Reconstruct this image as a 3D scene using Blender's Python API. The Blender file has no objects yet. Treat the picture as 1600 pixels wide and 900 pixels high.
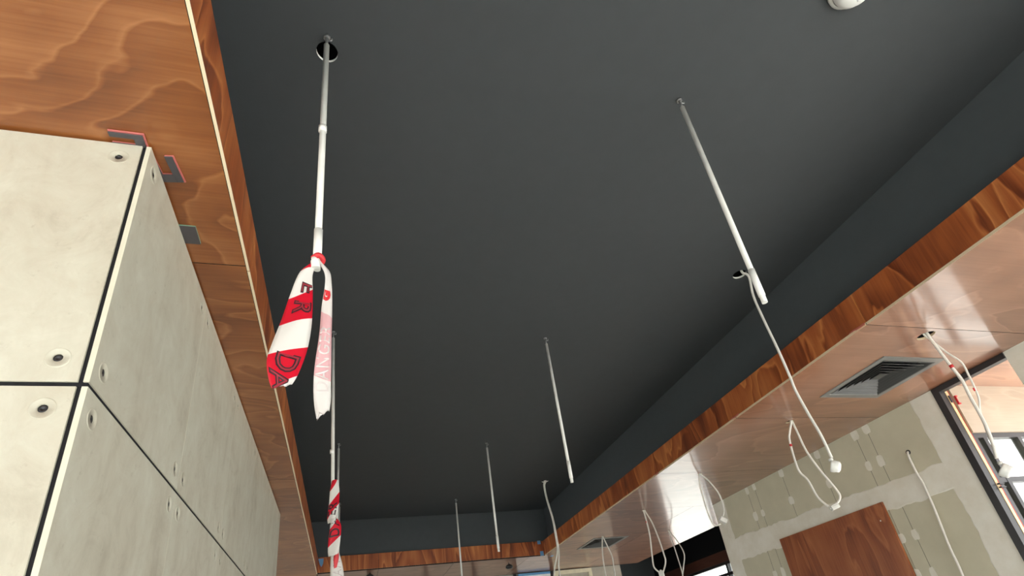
import bpy, bmesh, math, random
from mathutils import Matrix, Vector

random.seed(7)
SC = bpy.context.scene
COL = SC.collection

# ------------------------------------------------------------------ camera
cd = bpy.data.cameras.new('camera')
cam = bpy.data.objects.new('camera', cd)
COL.objects.link(cam)
RT = (0.95839, -0.25549, -0.12730)
DN = (0.01210, 0.48193, -0.87612)
FW = (0.28519, 0.83813, 0.46497)
cam.matrix_world = Matrix(((RT[0], -DN[0], -FW[0], 0.0),
                           (RT[1], -DN[1], -FW[1], 0.0),
                           (RT[2], -DN[2], -FW[2], 1.6),
                           (0, 0, 0, 1)))
cd.sensor_width = 36.0
cd.lens = 36.0 * 855.59 / 1600.0
cd.shift_y = 150.0 / 1600.0
cd.clip_start = 0.02
SC.camera = cam

# ------------------------------------------------------------------ world, lights, exposure
w = bpy.data.worlds.new('world')
SC.world = w
w.use_nodes = True
nt = w.node_tree
bg = nt.nodes['Background']
tcw = nt.nodes.new('ShaderNodeTexCoord')
sep = nt.nodes.new('ShaderNodeSeparateXYZ')
rmp = nt.nodes.new('ShaderNodeValToRGB')
nt.links.new(tcw.outputs['Generated'], sep.inputs[0])
nt.links.new(sep.outputs['Z'], rmp.inputs[0])
rmp.color_ramp.elements[0].position = 0.0
rmp.color_ramp.elements[0].color = (1.0, 0.99, 0.96, 1)
rmp.color_ramp.elements[1].position = 0.8
rmp.color_ramp.elements[1].color = (0.80, 0.90, 1.0, 1)
nt.links.new(rmp.outputs[0], bg.inputs['Color'])
bg.inputs['Strength'].default_value = 3.2

sun = bpy.data.lights.new('sun', 'SUN')
sun.energy = 45.0
sun.angle = 0.02
sun.color = (1.0, 0.975, 0.93)
so = bpy.data.objects.new('sun', sun)
COL.objects.link(so)
so.rotation_euler = Vector((-0.30, 0.62, -0.72)).to_track_quat('-Z', 'Y').to_euler()


def portal(name, loc, direction, sx, sy):
    l = bpy.data.lights.new(name, 'AREA')
    l.shape = 'RECTANGLE'
    l.size, l.size_y = sx, sy
    l.cycles.is_portal = True
    o = bpy.data.objects.new(name, l)
    o.location = loc
    o.rotation_euler = Vector(direction).to_track_quat('-Z', 'Z').to_euler()
    COL.objects.link(o)


portal('daylight_portal', (0.5, -3.32, 1.22), (0, 1, 0), 7.4, 2.4)
portal('daylight_portal', (6.75, 8.15, 1.7), (-1, 0, 0), 4.9, 2.4)
portal('daylight_portal', (4.50, -1.15, 1.5), (-1, 0, 0), 4.1, 2.9)
portal('daylight_portal', (-3.5, -1.3, 1.5), (1, 0, 0), 3.7, 2.9)

portal('daylight_portal', (-3.5, 6.95, 1.5), (1, 0, 0), 4.6, 2.9)

SC.view_settings.view_transform = 'Standard'
SC.view_settings.look = 'None'
SC.view_settings.gamma = 1.0
SC.view_settings.use_curve_mapping = False
SC.view_settings.exposure = 0.32


# ------------------------------------------------------------------ materials
def new_mat(name):
    m = bpy.data.materials.new(name)
    m.use_nodes = True
    return m, m.node_tree, m.node_tree.nodes['Principled BSDF']


def noise(t, vec, scale, detail=2.0, rough=0.5, dist=0.0):
    n = t.nodes.new('ShaderNodeTexNoise')
    n.inputs['Scale'].default_value = scale
    n.inputs['Detail'].default_value = detail
    n.inputs['Roughness'].default_value = rough
    n.inputs['Distortion'].default_value = dist
    if vec is not None:
        t.links.new(vec, n.inputs['Vector'])
    return n.outputs['Fac']


def ramp(t, fac, stops):
    r = t.nodes.new('ShaderNodeValToRGB')
    e = r.color_ramp.elements
    while len(e) < len(stops):
        e.new(0.5)
    for i, (p, c) in enumerate(stops):
        e[i].position = p
        e[i].color = (c[0], c[1], c[2], 1)
    t.links.new(fac, r.inputs[0])
    return r.outputs[0]


def math_node(t, op, a, b=None):
    n = t.nodes.new('ShaderNodeMath')
    n.operation = op
    for i, v in enumerate((a, b)):
        if v is None:
            continue
        if isinstance(v, (int, float)):
            n.inputs[i].default_value = v
        else:
            t.links.new(v, n.inputs[i])
    return n.outputs[0]


def mixc(t, fac, a, b, mode='MIX'):
    n = t.nodes.new('ShaderNodeMix')
    n.data_type = 'RGBA'
    n.blend_type = mode
    for sock, v in ((n.inputs[0], fac), (n.inputs[6], a), (n.inputs[7], b)):
        if isinstance(v, (int, float)):
            sock.default_value = v
        elif isinstance(v, tuple):
            sock.default_value = (v[0], v[1], v[2], 1)
        else:
            t.links.new(v, sock)
    return n.outputs[2]


def bump(t, b, height, strength, dist=0.002):
    n = t.nodes.new('ShaderNodeBump')
    n.inputs['Strength'].default_value = strength
    n.inputs['Distance'].default_value = dist
    t.links.new(height, n.inputs['Height'])
    t.links.new(n.outputs[0], b.inputs['Normal'])


def coords(t, scale=(1, 1, 1), rnd=True):
    tc = t.nodes.new('ShaderNodeTexCoord')
    mp = t.nodes.new('ShaderNodeMapping')
    mp.inputs['Scale'].default_value = scale
    t.links.new(tc.outputs['Object'], mp.inputs['Vector'])
    if rnd:
        oi = t.nodes.new('ShaderNodeObjectInfo')
        v = math_node(t, 'MULTIPLY', oi.outputs['Random'], 37.0)
        t.links.new(v, mp.inputs['Location'])
    return mp.outputs[0]


def plain(name, color, rough=0.5, metal=0.0, spec=0.5, var=0.08):
    m, t, b = new_mat(name)
    v = coords(t, rnd=False)
    n = noise(t, v, 14.0, 3)
    c = ramp(t, n, [(0.3, tuple(x * (1 - var) for x in color)), (0.7, tuple(min(1, x * (1 + var * 0.7)) for x in color))])
    t.links.new(c, b.inputs['Base Color'])
    b.inputs['Roughness'].default_value = rough
    b.inputs['Metallic'].default_value = metal
    b.inputs['Specular IOR Level'].default_value = spec
    return m


def plywood(name, grain, dark, mid, light, rough=0.2, coat=0.6, freq=7.0, warp=1.0, aniso=0.4, fig_w=0.34, fib_w=0.30, blot_w=0.75):
    """Stained rotary-cut plywood: saw-tooth contours of a stretched noise (cathedral figure) plus fine fibres."""
    m, t, b = new_mat(name)
    ax = 'XYZ'.index(grain)
    k = [1.25 * warp] * 3
    k[ax] = 1.25 * warp * aniso
    n1 = noise(t, coords(t, tuple(k)), 1.2, 4.0, 0.42, 0.7)
    saw = math_node(t, 'FRACT', math_node(t, 'MULTIPLY', n1, freq))
    ring = ramp(t, saw, [(0.0, (0.9, 0.9, 0.9)), (0.10, (0.62, 0.62, 0.62)), (0.55, (0.42, 0.42, 0.42)), (0.90, (0.25, 0.25, 0.25)), (1.0, (0.88, 0.88, 0.88))])
    f = [95.0] * 3
    f[ax] = 3.0
    fib = noise(t, coords(t, tuple(f)), 1.0, 3.0, 0.6)
    g = [7.0] * 3
    g[ax] = 0.8
    band = noise(t, coords(t, tuple(g)), 1.0, 2.0, 0.5, 0.6)
    blot = noise(t, coords(t, (1, 1, 1)), 1.7, 2.0)
    s = math_node(t, 'ADD', math_node(t, 'MULTIPLY', ring, fig_w), math_node(t, 'MULTIPLY', fib, fib_w))
    s = math_node(t, 'ADD', s, math_node(t, 'MULTIPLY', math_node(t, 'ADD', math_node(t, 'MULTIPLY', blot, 0.5), math_node(t, 'MULTIPLY', band, 0.5)), blot_w))
    tot = (fig_w * 0.45 + (fib_w + blot_w) * 0.5)
    c = ramp(t, s, [(tot - 0.17, dark), (tot, mid), (tot + 0.22, light)])
    t.links.new(c, b.inputs['Base Color'])
    b.inputs['Roughness'].default_value = 0.42
    b.inputs['Coat Weight'].default_value = coat
    b.inputs['Coat Roughness'].default_value = rough
    bump(t, b, fib, 0.05, 0.0004)
    return m


M = {}
M['ply_left'] = plywood('stained_ply_left', 'X', (0.165, 0.045, 0.009), (0.275, 0.088, 0.021), (0.44, 0.175, 0.060), rough=0.16, coat=0.6, freq=11, warp=1.15, aniso=0.5, fig_w=0.33, fib_w=0.22)
M['ply_right'] = plywood('stained_ply_right', 'X', (0.200, 0.083, 0.043), (0.270, 0.116, 0.063), (0.36, 0.170, 0.100), rough=0.13, coat=1.0, freq=7, aniso=0.5, fib_w=0.2, fig_w=0.4)
M['ply_fascia'] = plywood('stained_ply_fascia', 'Z', (0.150, 0.030, 0.009), (0.39, 0.100, 0.025), (0.64, 0.235, 0.070), rough=0.3, coat=0.2, freq=8, warp=1.7, aniso=0.22, fig_w=0.42, fib_w=0.2)
M['ply_wall'] = plywood('stained_ply_wall', 'Z', (0.135, 0.031, 0.010), (0.290, 0.078, 0.023), (0.43, 0.145, 0.050), rough=0.3, coat=0.08, freq=6, warp=1.6, aniso=0.22)
M['ply_bulkhead'] = plywood('dark_ply_bulkhead', 'Y', (0.050, 0.014, 0.008), (0.085, 0.026, 0.015), (0.13, 0.045, 0.026), rough=0.4, coat=0.0, fig_w=0.2)
M['ply_cream'] = plywood('raw_ply_cream', 'X', (0.34, 0.265, 0.195), (0.39, 0.31, 0.235), (0.45, 0.37, 0.29), rough=0.3, coat=0.2)


def ply_edge_mat():
    m, t, b = new_mat('raw_ply_edge')
    tc = t.nodes.new('ShaderNodeTexCoord')
    sp = t.nodes.new('ShaderNodeSeparateXYZ')
    t.links.new(tc.outputs['Object'], sp.inputs[0])
    q = math_node(t, 'FRACT', math_node(t, 'DIVIDE', math_node(t, 'ADD', sp.outputs['Z'], -3.10), 0.0051))
    c = ramp(t, q, [(0.0, (0.90, 0.76, 0.55)), (0.62, (0.90, 0.75, 0.54)), (0.68, (0.42, 0.26, 0.13)), (0.96, (0.42, 0.26, 0.13)), (1.0, (0.90, 0.76, 0.55))])
    t.links.new(c, b.inputs['Base Color'])
    b.inputs['Roughness'].default_value = 0.7
    return m


M['raw_edge'] = ply_edge_mat()
M['black_paint'] = plain('black_ceiling_paint', (0.056, 0.062, 0.067), 0.64, spec=0.25, var=0.03)
M['upstand_lit_black'] = plain('ceiling_black_lit_upstand', (0.070, 0.081, 0.090), 0.65, spec=0.3, var=0.03)  # ceiling black made lighter and bluer; daylight on the upstands put into the colour
M['black_void'] = plain('unlit_void_black', (0.010, 0.010, 0.011), 0.9, spec=0.1)
M['membrane'] = plain('dark_joint_backing', (0.016, 0.016, 0.019), 0.8, spec=0.2)
M['white_pvc'] = plain('white_pvc', (0.80, 0.80, 0.77), 0.4)
M['cable'] = plain('white_cable_sheath', (0.82, 0.80, 0.75), 0.45)
M['plaster_edge'] = plain('cut_plaster_edge', (0.90, 0.90, 0.88), 0.8)
M['steel'] = plain('galvanised_steel', (0.42, 0.43, 0.44), 0.35, 0.9)
M['dark_steel'] = plain('dark_steel', (0.04, 0.04, 0.045), 0.4, 0.5)
M['black_frame'] = plain('black_window_frame', (0.022, 0.021, 0.024), 0.4)
M['red_mark'] = plain('red_tape', (0.62, 0.03, 0.04), 0.5)
M['film_red'] = plain('pinkish_red_film', (0.55, 0.16, 0.12), 0.4)
M['blue_tape'] = plain('blue_masking_tape', (0.14, 0.36, 0.66), 0.6)
M['vent_grey'] = plain('grey_diffuser_metal', (0.20, 0.20, 0.195), 0.35, 0.2)
M['vent_blade'] = plain('dark_diffuser_blades', (0.065, 0.066, 0.066), 0.4, 0.2)
M['vent_dark'] = plain('dark_diffuser_inside', (0.045, 0.047, 0.047), 0.5)
M['shim_grey'] = plain('grey_plastic_shim', (0.075, 0.070, 0.078), 0.5)
M['shim_pink'] = plain('pink_plastic_shim', (0.62, 0.17, 0.16), 0.5)
M['shim_green'] = plain('green_plastic_shim', (0.22, 0.40, 0.28), 0.5)
M['ink'] = plain('black_print_ink', (0.03, 0.012, 0.018), 0.5)
M['ink_faint'] = plain('faint_print_ink', (0.70, 0.64, 0.64), 0.5)
M['ink_red'] = plain('dark_red_letter_fill', (0.30, 0.020, 0.035), 0.5)
M['stud_line'] = plain('pencil_grey_line', (0.22, 0.21, 0.17), 0.8)
M['timber'] = plain('pine_reveal', (0.78, 0.58, 0.34), 0.6)
M['concrete_floor'] = plain('concrete_floor', (0.40, 0.39, 0.37), 0.6)
M['pavement'] = plain('pavement', (0.17, 0.168, 0.16), 0.9)
M['far_panel'] = plain('far_wall_lining', (0.46, 0.42, 0.36), 0.6)
M['cream'] = plain('cream_trim', (0.80, 0.74, 0.56), 0.6)
M['wall_paint'] = plain('plain_wall_lining', (0.42, 0.40, 0.35), 0.8)


def board_mat():
    m, t, b = new_mat('fibre_cement_panel')
    cloud = noise(t, coords(t), 2.6, 5, 0.62, 0.5)
    trowel = noise(t, coords(t, (6, 6, 1.8)), 1.1, 4, 0.6, 0.8)
    scr = noise(t, coords(t, (2.2, 2.2, 2.2)), 3.0, 6, 0.75, 1.2)
    spot = noise(t, coords(t, (1, 1, 1)), 30, 4, 0.7)
    s = math_node(t, 'ADD', math_node(t, 'MULTIPLY', cloud, 0.5), math_node(t, 'MULTIPLY', trowel, 0.5))
    s = math_node(t, 'ADD', math_node(t, 'MULTIPLY', s, 0.65), math_node(t, 'MULTIPLY', scr, 0.35))
    c = ramp(t, s, [(0.36, (0.45, 0.415, 0.335)), (0.47, (0.55, 0.52, 0.43)), (0.54, (0.585, 0.565, 0.475)), (0.66, (0.66, 0.65, 0.56))])
    st = ramp(t, spot, [(0.62, (1, 1, 1)), (0.80, (0.72, 0.69, 0.66))])
    c = mixc(t, 0.8, c, st, 'MULTIPLY')
    t.links.new(c, b.inputs['Base Color'])
    b.inputs['Roughness'].default_value = 0.62
    bump(t, b, scr, 0.10, 0.002)
    return m


M['board'] = board_mat()
M['board_edge'] = plain('fibre_cement_edge', (0.70, 0.68, 0.56), 0.7)


def plasterboard_mat():
    m, t, b = new_mat('green_grey_plasterboard')
    n = noise(t, coords(t, rnd=False), 3.0, 4, 0.6)
    c = ramp(t, n, [(0.3, (0.56, 0.535, 0.410)), (0.7, (0.64, 0.61, 0.475))])
    t.links.new(c, b.inputs['Base Color'])
    b.inputs['Roughness'].default_value = 0.8
    return m


M['plasterboard'] = plasterboard_mat()


def mud_mat():
    m, t, b = new_mat('white_joint_compound')
    n = noise(t, coords(t, rnd=False), 5.0, 4, 0.65)
    c = ramp(t, n, [(0.30, (0.74, 0.71, 0.61)), (0.55, (0.81, 0.79, 0.71)), (0.8, (0.87, 0.86, 0.80))])
    t.links.new(c, b.inputs['Base Color'])
    b.inputs['Roughness'].default_value = 0.85
    return m


M['mud'] = mud_mat()


def glass_mat():
    m = bpy.data.materials.new('window_glass')
    m.use_nodes = True
    t = m.node_tree
    out = t.nodes['Material Output']
    t.nodes.remove(t.nodes['Principled BSDF'])
    tr = t.nodes.new('ShaderNodeBsdfTransparent')
    gl = t.nodes.new('ShaderNodeBsdfGlossy')
    gl.inputs['Roughness'].default_value = 0.02
    mx = t.nodes.new('ShaderNodeMixShader')
    lw = t.nodes.new('ShaderNodeLayerWeight')
    lw.inputs['Blend'].default_value = 0.5
    fac = math_node(t, 'MULTIPLY_ADD', math_node(t, 'POWER', lw.outputs['Facing'], 4.0), 0.5)
    t.nodes[-1].inputs[2].default_value = 0.03
    for q in t.nodes:
        if q.type == 'MATH' and q.operation == 'MULTIPLY_ADD':
            q.inputs[2].default_value = 0.03
    nz = noise(t, None, 2.0, 1)
    tint = ramp(t, nz, [(0.0, (0.93, 0.95, 0.94)), (1.0, (0.96, 0.97, 0.96))])
    t.links.new(tint, tr.inputs['Color'])
    t.links.new(fac, mx.inputs[0])
    t.links.new(tr.outputs[0], mx.inputs[1])
    t.links.new(gl.outputs[0], mx.inputs[2])
    t.links.new(mx.outputs[0], out.inputs['Surface'])
    return m


M['glass'] = glass_mat()


def tape_mat(name, red, white, period, slope, phase, edge=0.5):
    """Red and white diagonal print, laid out in the ribbon's own UV (metres)."""
    m, t, b = new_mat(name)
    uv = t.nodes.new('ShaderNodeTexCoord')
    s = t.nodes.new('ShaderNodeSeparateXYZ')
    t.links.new(uv.outputs['UV'], s.inputs[0])
    q = math_node(t, 'ADD', s.outputs['X'], math_node(t, 'MULTIPLY', s.outputs['Y'], slope))
    q = math_node(t, 'ADD', math_node(t, 'DIVIDE', q, period), phase + 10)
    q = math_node(t, 'FRACT', q)
    st = math_node(t, 'LESS_THAN', q, edge)
    c = mixc(t, st, white, red)
    t.links.new(c, b.inputs['Base Color'])
    b.inputs['Roughness'].default_value = 0.3
    tl = t.nodes.new('ShaderNodeBsdfTranslucent')
    t.links.new(c, tl.inputs['Color'])
    mx = t.nodes.new('ShaderNodeMixShader')
    mx.inputs[0].default_value = 0.35
    out = t.nodes['Material Output']
    t.links.new(b.outputs[0], mx.inputs[1])
    t.links.new(tl.outputs[0], mx.inputs[2])
    t.links.new(mx.outputs[0], out.inputs['Surface'])
    return m


# ------------------------------------------------------------------ mesh helpers
def link(name, bm, mats, parent=None, smooth=False):
    me = bpy.data.meshes.new(name)
    bmesh.ops.recalc_face_normals(bm, faces=bm.faces[:])
    bm.to_mesh(me)
    bm.free()
    if not isinstance(mats, (list, tuple)):
        mats = [mats]
    for m in mats:
        me.materials.append(m)
    if smooth:
        for p in me.polygons:
            p.use_smooth = True
    o = bpy.data.objects.new(name, me)
    COL.objects.link(o)
    if parent is not None:
        o.parent = parent
        if parent.location.length > 0:
            o.matrix_parent_inverse = Matrix.Translation(-parent.location)
    return o


def empty(name, loc):
    o = bpy.data.objects.new(name, None)
    o.location = loc
    o.empty_display_size = 0.05
    COL.objects.link(o)
    return o


def tag(o, label=None, cat=None, group=None, kind=None):
    for k, v in (('label', label), ('category', cat), ('group', group), ('kind', kind)):
        if v:
            o[k] = v
    return o


def box(bm, a, b, mi=0, bevel=0.0):
    lo = [min(a[i], b[i]) for i in range(3)]
    hi = [max(a[i], b[i]) for i in range(3)]
    vs = [bm.verts.new((x, y, z)) for x in (lo[0], hi[0]) for y in (lo[1], hi[1]) for z in (lo[2], hi[2])]
    fs = []
    for q in ((0, 1, 3, 2), (4, 6, 7, 5), (0, 4, 5, 1), (2, 3, 7, 6), (0, 2, 6, 4), (1, 5, 7, 3)):
        f = bm.faces.new([vs[i] for i in q])
        f.material_index = mi
        fs.append(f)
    if bevel > 0:
        es = list({e for f in fs for e in f.edges})
        bmesh.ops.bevel(bm, geom=es, offset=bevel, segments=1, affect='EDGES', clamp_overlap=True)
    return fs


def boxes(name, lst, mats, parent=None, bevel=0.0):
    bm = bmesh.new()
    for a, b in lst:
        box(bm, a, b, 0, bevel)
    return link(name, bm, mats, parent)


def smooth_path(pts, n=6):
    P = [Vector(p) for p in pts]
    if len(P) < 3:
        return P
    out = []
    for i in range(len(P) - 1):
        p0 = P[max(i - 1, 0)]
        p1, p2 = P[i], P[i + 1]
        p3 = P[min(i + 2, len(P) - 1)]
        for k in range(n):
            t = k / n
            out.append(0.5 * ((2 * p1) + (p2 - p0) * t + (2 * p0 - 5 * p1 + 4 * p2 - p3) * t * t + (3 * p1 - p0 - 3 * p2 + p3) * t ** 3))
    out.append(P[-1])
    return out


def tube(bm, pts, r, seg=10, mi=0):
    P = [Vector(p) for p in pts]
    R = r if isinstance(r, (list, tuple)) else [r] * len(P)
    rings = []
    ref = None
    for i, p in enumerate(P):
        d = (P[min(i + 1, len(P) - 1)] - P[max(i - 1, 0)]).normalized()
        if ref is None:
            ref = d.orthogonal().normalized()
        ref = (ref - d * ref.dot(d)).normalized()
        bi = d.cross(ref)
        rings.append([bm.verts.new(p + (ref * math.cos(2 * math.pi * k / seg) + bi * math.sin(2 * math.pi * k / seg)) * R[i]) for k in range(seg)])
    for a, b in zip(rings, rings[1:]):
        for k in range(seg):
            f = bm.faces.new((a[k], a[(k + 1) % seg], b[(k + 1) % seg], b[k]))
            f.material_index = mi
            f.smooth = True
    for rg in (rings[0][::-1], rings[-1]):
        f = bm.faces.new(rg)
        f.material_index = mi


def tube_obj(name, pts, r, mat, parent=None, seg=10, n=6):
    bm = bmesh.new()
    tube(bm, smooth_path(pts, n), r, seg)
    return link(name, bm, mat, parent)


def lathe_obj(name, prof, origin, axis, mat, parent=None, seg=28):
    """prof: list of (radius, height along axis)."""
    bm = bmesh.new()
    ax = Vector(axis).normalized()
    u = ax.orthogonal().normalized()
    v = ax.cross(u)
    O = Vector(origin)
    rings = []
    for r, h in prof:
        if r < 1e-6:
            rings.append([bm.verts.new(O + ax * h)])
        else:
            rings.append([bm.verts.new(O + ax * h + (u * math.cos(2 * math.pi * k / seg) + v * math.sin(2 * math.pi * k / seg)) * r) for k in range(seg)])
    for a, b in zip(rings, rings[1:]):
        for k in range(seg):
            k2 = (k + 1) % seg
            if len(a) == 1 and len(b) == 1:
                continue
            if len(a) == 1:
                f = bm.faces.new((a[0], b[k2], b[k]))
            elif len(b) == 1:
                f = bm.faces.new((a[k], a[k2], b[0]))
            else:
                f = bm.faces.new((a[k], a[k2], b[k2], b[k]))
            f.smooth = True
    return link(name, bm, mat, parent)


def plate(name, rect, holes, th, to3, mats, parent=None, raw_u=()):
    """Flat board with cut-outs. rect=(u0,v0,u1,v1); holes: list of 2D loops; to3(u,v,w) places it; w=0 is the face."""
    bm = bmesh.new()
    u0, v0, u1, v1 = rect
    loops = [[(u0, v0), (u1, v0), (u1, v1), (u0, v1)]] + holes
    layers = []
    for wv in (0.0, th):
        rings = []
        edges = []
        for lp in loops:
            vs = [bm.verts.new(to3(a, b, wv)) for a, b in lp]
            rings.append(vs)
            edges += [bm.edges.new((vs[i], vs[(i + 1) % len(vs)])) for i in range(len(vs))]
        if len(loops) == 1:
            bm.faces.new(rings[0])
        else:
            bmesh.ops.triangle_fill(bm, edges=edges, use_beauty=True)
        layers.append(rings)
    for f in bm.faces:
        f.material_index = 0
    for li, (ra, rb) in enumerate(zip(*layers)):
        for i in range(len(ra)):
            j = (i + 1) % len(ra)
            f = bm.faces.new((ra[i], ra[j], rb[j], rb[i]))
            f.material_index = 1
            if len(mats) > 2 and li == 0 and not (i == 1 and u1 in raw_u or i == 3 and u0 in raw_u):
                f.material_index = 2
    return link(name, bm, mats, parent)


def circle(cu, cv, r, n=24):
    return [(cu + r * math.cos(2 * math.pi * k / n), cv + r * math.sin(2 * math.pi * k / n)) for k in range(n)]


# ------------------------------------------------------------------ key dimensions (metres)
ZS = 3.10          # underside of the plywood soffits
ZF = 3.316         # top of the fascia boards
ZC = 3.81          # black ceiling
XL, XR = -0.374, 2.843
YF = 7.99
XP = 4.27          # plasterboard wall
CX, CY = -0.564, 1.282   # outer corner of the clad column
YB = -3.2          # shopfront behind the camera

# ------------------------------------------------------------------ shell
tag(boxes('floor', [((-3.4, YB, -0.1), (6.6, 11.6, 0.0))], M['concrete_floor']), kind='structure')
tag(boxes('ground', [((-60, -60, -0.3), (60, 60, -0.12))], M['pavement']), kind='structure')

CEIL_HOLES = [(-0.097, 1.345, 0.040), (2.562, 2.390, 0.046), (2.530, 6.660, 0.045)]
ceil = plate('ceiling', (-3.4, YB - 0.1, XP + 0.12, 11.7), [circle(*h) for h in CEIL_HOLES], 0.013,
             lambda u, v, q: (u, v, ZC + q), [M['black_paint'], M['plaster_edge']])
tag(ceil, kind='structure')
tag(boxes('ceiling_far_right', [((XP + 0.12, 5.60, ZC), (6.9, 11.7, ZC + 0.013))], M['black_paint']), kind='structure')
tag(boxes('wall_right_upper', [((XP, YB, ZF), (XP + 0.12, 5.60, ZC))], M['black_paint']), kind='structure')
tag(boxes('roof', [((-3.6, YB - 0.3, ZC + 0.12), (XP + 0.14, 11.9, ZC + 0.3)), ((XP + 0.14, 5.58, ZC + 0.12), (7.0, 11.9, ZC + 0.3))], M['black_void']), kind='structure')

# black upstands between fascia and ceiling
tag(boxes('wall_upper_right', [((XR + 0.107, YB, ZF - 0.06), (XR + 0.22, YF + 0.03, ZC))], M['upstand_lit_black']), kind='structure')
tag(boxes('wall_upper_left', [((XL - 0.22, YB, ZF - 0.06), (XL - 0.107, YF + 0.03, ZC))], M['upstand_lit_black']), kind='structure')
tag(boxes('wall_upper_far', [((XL - 0.22, YF + 0.03, ZF - 0.06), (XR + 0.22, YF + 0.15, ZC))], M['upstand_lit_black']), kind='structure')

# outer walls that the light and the reflections need
tag(boxes('wall_left', [((-3.4, 0.5, 0), (-3.25, 4.6, ZC)), ((-3.4, 9.3, 0), (-3.25, 11.6, ZC)), ((-3.4, 4.6, 2.98), (-3.25, 9.3, ZC)), ((-3.4, YB, 2.98), (-3.25, 0.5, ZC))], M['wall_paint']), kind='structure')
tag(boxes('wall_back', [((-3.4, YB - 0.1, 2.45), (XP + 0.12, YB, ZC))], M['wall_paint']), kind='structure')


# ------------------------------------------------------------------ soffits: plywood sheets, fascia boards
def soffit(name, rects, holes, mat, kind='structure'):
    """root mesh = black framing above; children = plywood sheets with 4 mm joints."""
    x0 = min(r[0] for r in rects)
    root = boxes(name, [((r[0], r[1], ZF - 0.05), (r[2], r[3], ZF - 0.012)) for r in rects_frame[name]], M['black_void'])
    tag(root, kind=kind)
    for r in rects:
        hs = []
        for h in holes:
            c = h[:2]
            if r[0] < c[0] < r[2] and r[1] < c[1] < r[3]:
                if len(h) == 3:
                    hs.append(circle(h[0], h[1], h[2]))
                else:
                    hs.append([(h[0] - h[2], h[1] - h[3]), (h[0] + h[2], h[1] - h[3]), (h[0] + h[2], h[1] + h[3]), (h[0] - h[2], h[1] + h[3])])
        g = 0.002
        plate('plywood_sheet', (r[0] + (g if r[0] not in (XL, XR) else 0), r[1] + g, r[2] - (g if r[2] not in (XL, XR) else 0), r[3] - g), hs, 0.015,
              lambda u, v, q: (u, v, ZS + q), [mat, M['raw_edge'], M['membrane']], root, (XL, XR))
    return root


VENTS = [(3.588, 2.555, 0.274, 0.286), (3.525, 7.385, 0.272, 0.335)]
HOLES_R = [(3.410, 3.273, 0.034), (3.392, 2.026, 0.050), (3.330, 4.488, 0.022), (3.355, 5.745, 0.022),
           (4.352, 6.911, 0.022), (3.349, 6.968, 0.022)]
rects_frame = {
    'soffit_left': [(-3.25, YB, XL - 0.02, 11.6)],
    'soffit_right': [(XR + 0.02, YB, XP, 5.69), (XR + 0.02, 5.69, 5.10, 9.4)],
    'soffit_far': [(XL - 0.02, YF + 0.02, XR + 0.02, 9.4)],
}
ys_l = [YB, -0.6, 1.80, 4.23, 6.65, 9.4]
rl = []
for a, b in zip(ys_l, ys_l[1:]):
    rl += [(-1.60, a, XL - 0.0095, b), (-3.25, a, -1.60, b)]
soff_l = soffit('soffit_left', rl, [], M['ply_left'])
ys_r = [YB, -1.75, -0.53, 0.71, 1.95, 3.20, 4.44, 5.69, 6.90, 8.15, 9.4]
rr = []
for a, b in zip(ys_r, ys_r[1:]):
    if b <= 5.69:
        rr.append((XR, a, XP + 0.06, b))
    else:
        rr += [(XR, a, 4.0, b), (4.0, a, 5.10, b)]
soff_r = soffit('soffit_right', rr, [(v[0], v[1], v[2] - 0.03, v[3] - 0.03) for v in VENTS] + HOLES_R, M['ply_right'])
rf = []
for xa, xb in ((XL, 0.42), (0.42, 1.46), (1.46, 2.60), (2.60, XR)):
    rf += [(xa, YF, xb, 9.05), (xa, 9.05, xb, 9.4)]
soff_f = soffit('soffit_far', rf, [], M['ply_right'])


def fascia_run(parent, axis, fixed, cuts, thick, zb=ZS + 0.0155):
    """vertical boards; bottom edge shows the raw ply."""
    for a, b in zip(cuts, cuts[1:]):
        bm = bmesh.new()
        g = 0.0015
        if axis == 'Y':
            box(bm, (fixed, a + g, zb), (fixed + thick, b - g, ZF))
        else:
            box(bm, (a + g, fixed, zb), (b - g, fixed + thick, ZF))
        for f in bm.faces:
            if f.calc_center_median().z < ZS + 0.016:
                f.material_index = 1
        link('fascia_board', bm, [M['ply_fascia'], M['raw_edge']], parent)


fascia_run(soff_l, 'Y', XL, [YB, -0.6, 1.83, 4.25, 6.66, YF], -0.0095, ZS)
fascia_run(soff_r, 'Y', XR, [YB, -0.5, 1.947, 4.44, 6.90, YF], 0.016)
fascia_run(soff_f, 'X', YF, [XL - 0.016, 0.42, 1.63, XR + 0.016], 0.016)

# ------------------------------------------------------------------ clad column on the left
col = boxes('wall_column', [((-1.30, CY + 0.022, 0), (CX - 0.022, 5.10, 3.088))], M['membrane'])
tag(col, kind='structure')
TH = 0.012
zs_rows = [(0.0, 0.735), (0.747, 1.512), (1.524, 2.291), (2.303, 3.090)]


def cladding(y_or_x, a, b, z0, z1, side, screws):
    if side:
        to3 = lambda u, v, q: (CX - q, u, v)
    else:
        to3 = lambda u, v, q: (u, CY + q, v)
    p = plate('cement_panel', (a, z0, b, z1), [circle(u, v, 0.0105, 12) for u, v in screws], TH, to3, [M['board'], M['board_edge']], col)
    n = (1, 0, 0) if side else (0, -1, 0)
    for u, v in screws:
        o = to3(u, v, 0)
        lathe_obj('screw_patch', [(0.0105, -0.004), (0.0105, 0.0006), (0.0225, 0.0006), (0.0236, 0.0014), (0.0252, 0.0014), (0.0262, 0.0)], o, n, M['board'], p, 24)
        lathe_obj('screw_head', [(0.0, -0.0035), (0.003, -0.0035), (0.004, -0.0018), (0.0092, -0.0015), (0.0102, -0.0035), (0.0102, -0.0115)], o, n, M['dark_steel'], p, 14)
    return p


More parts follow.
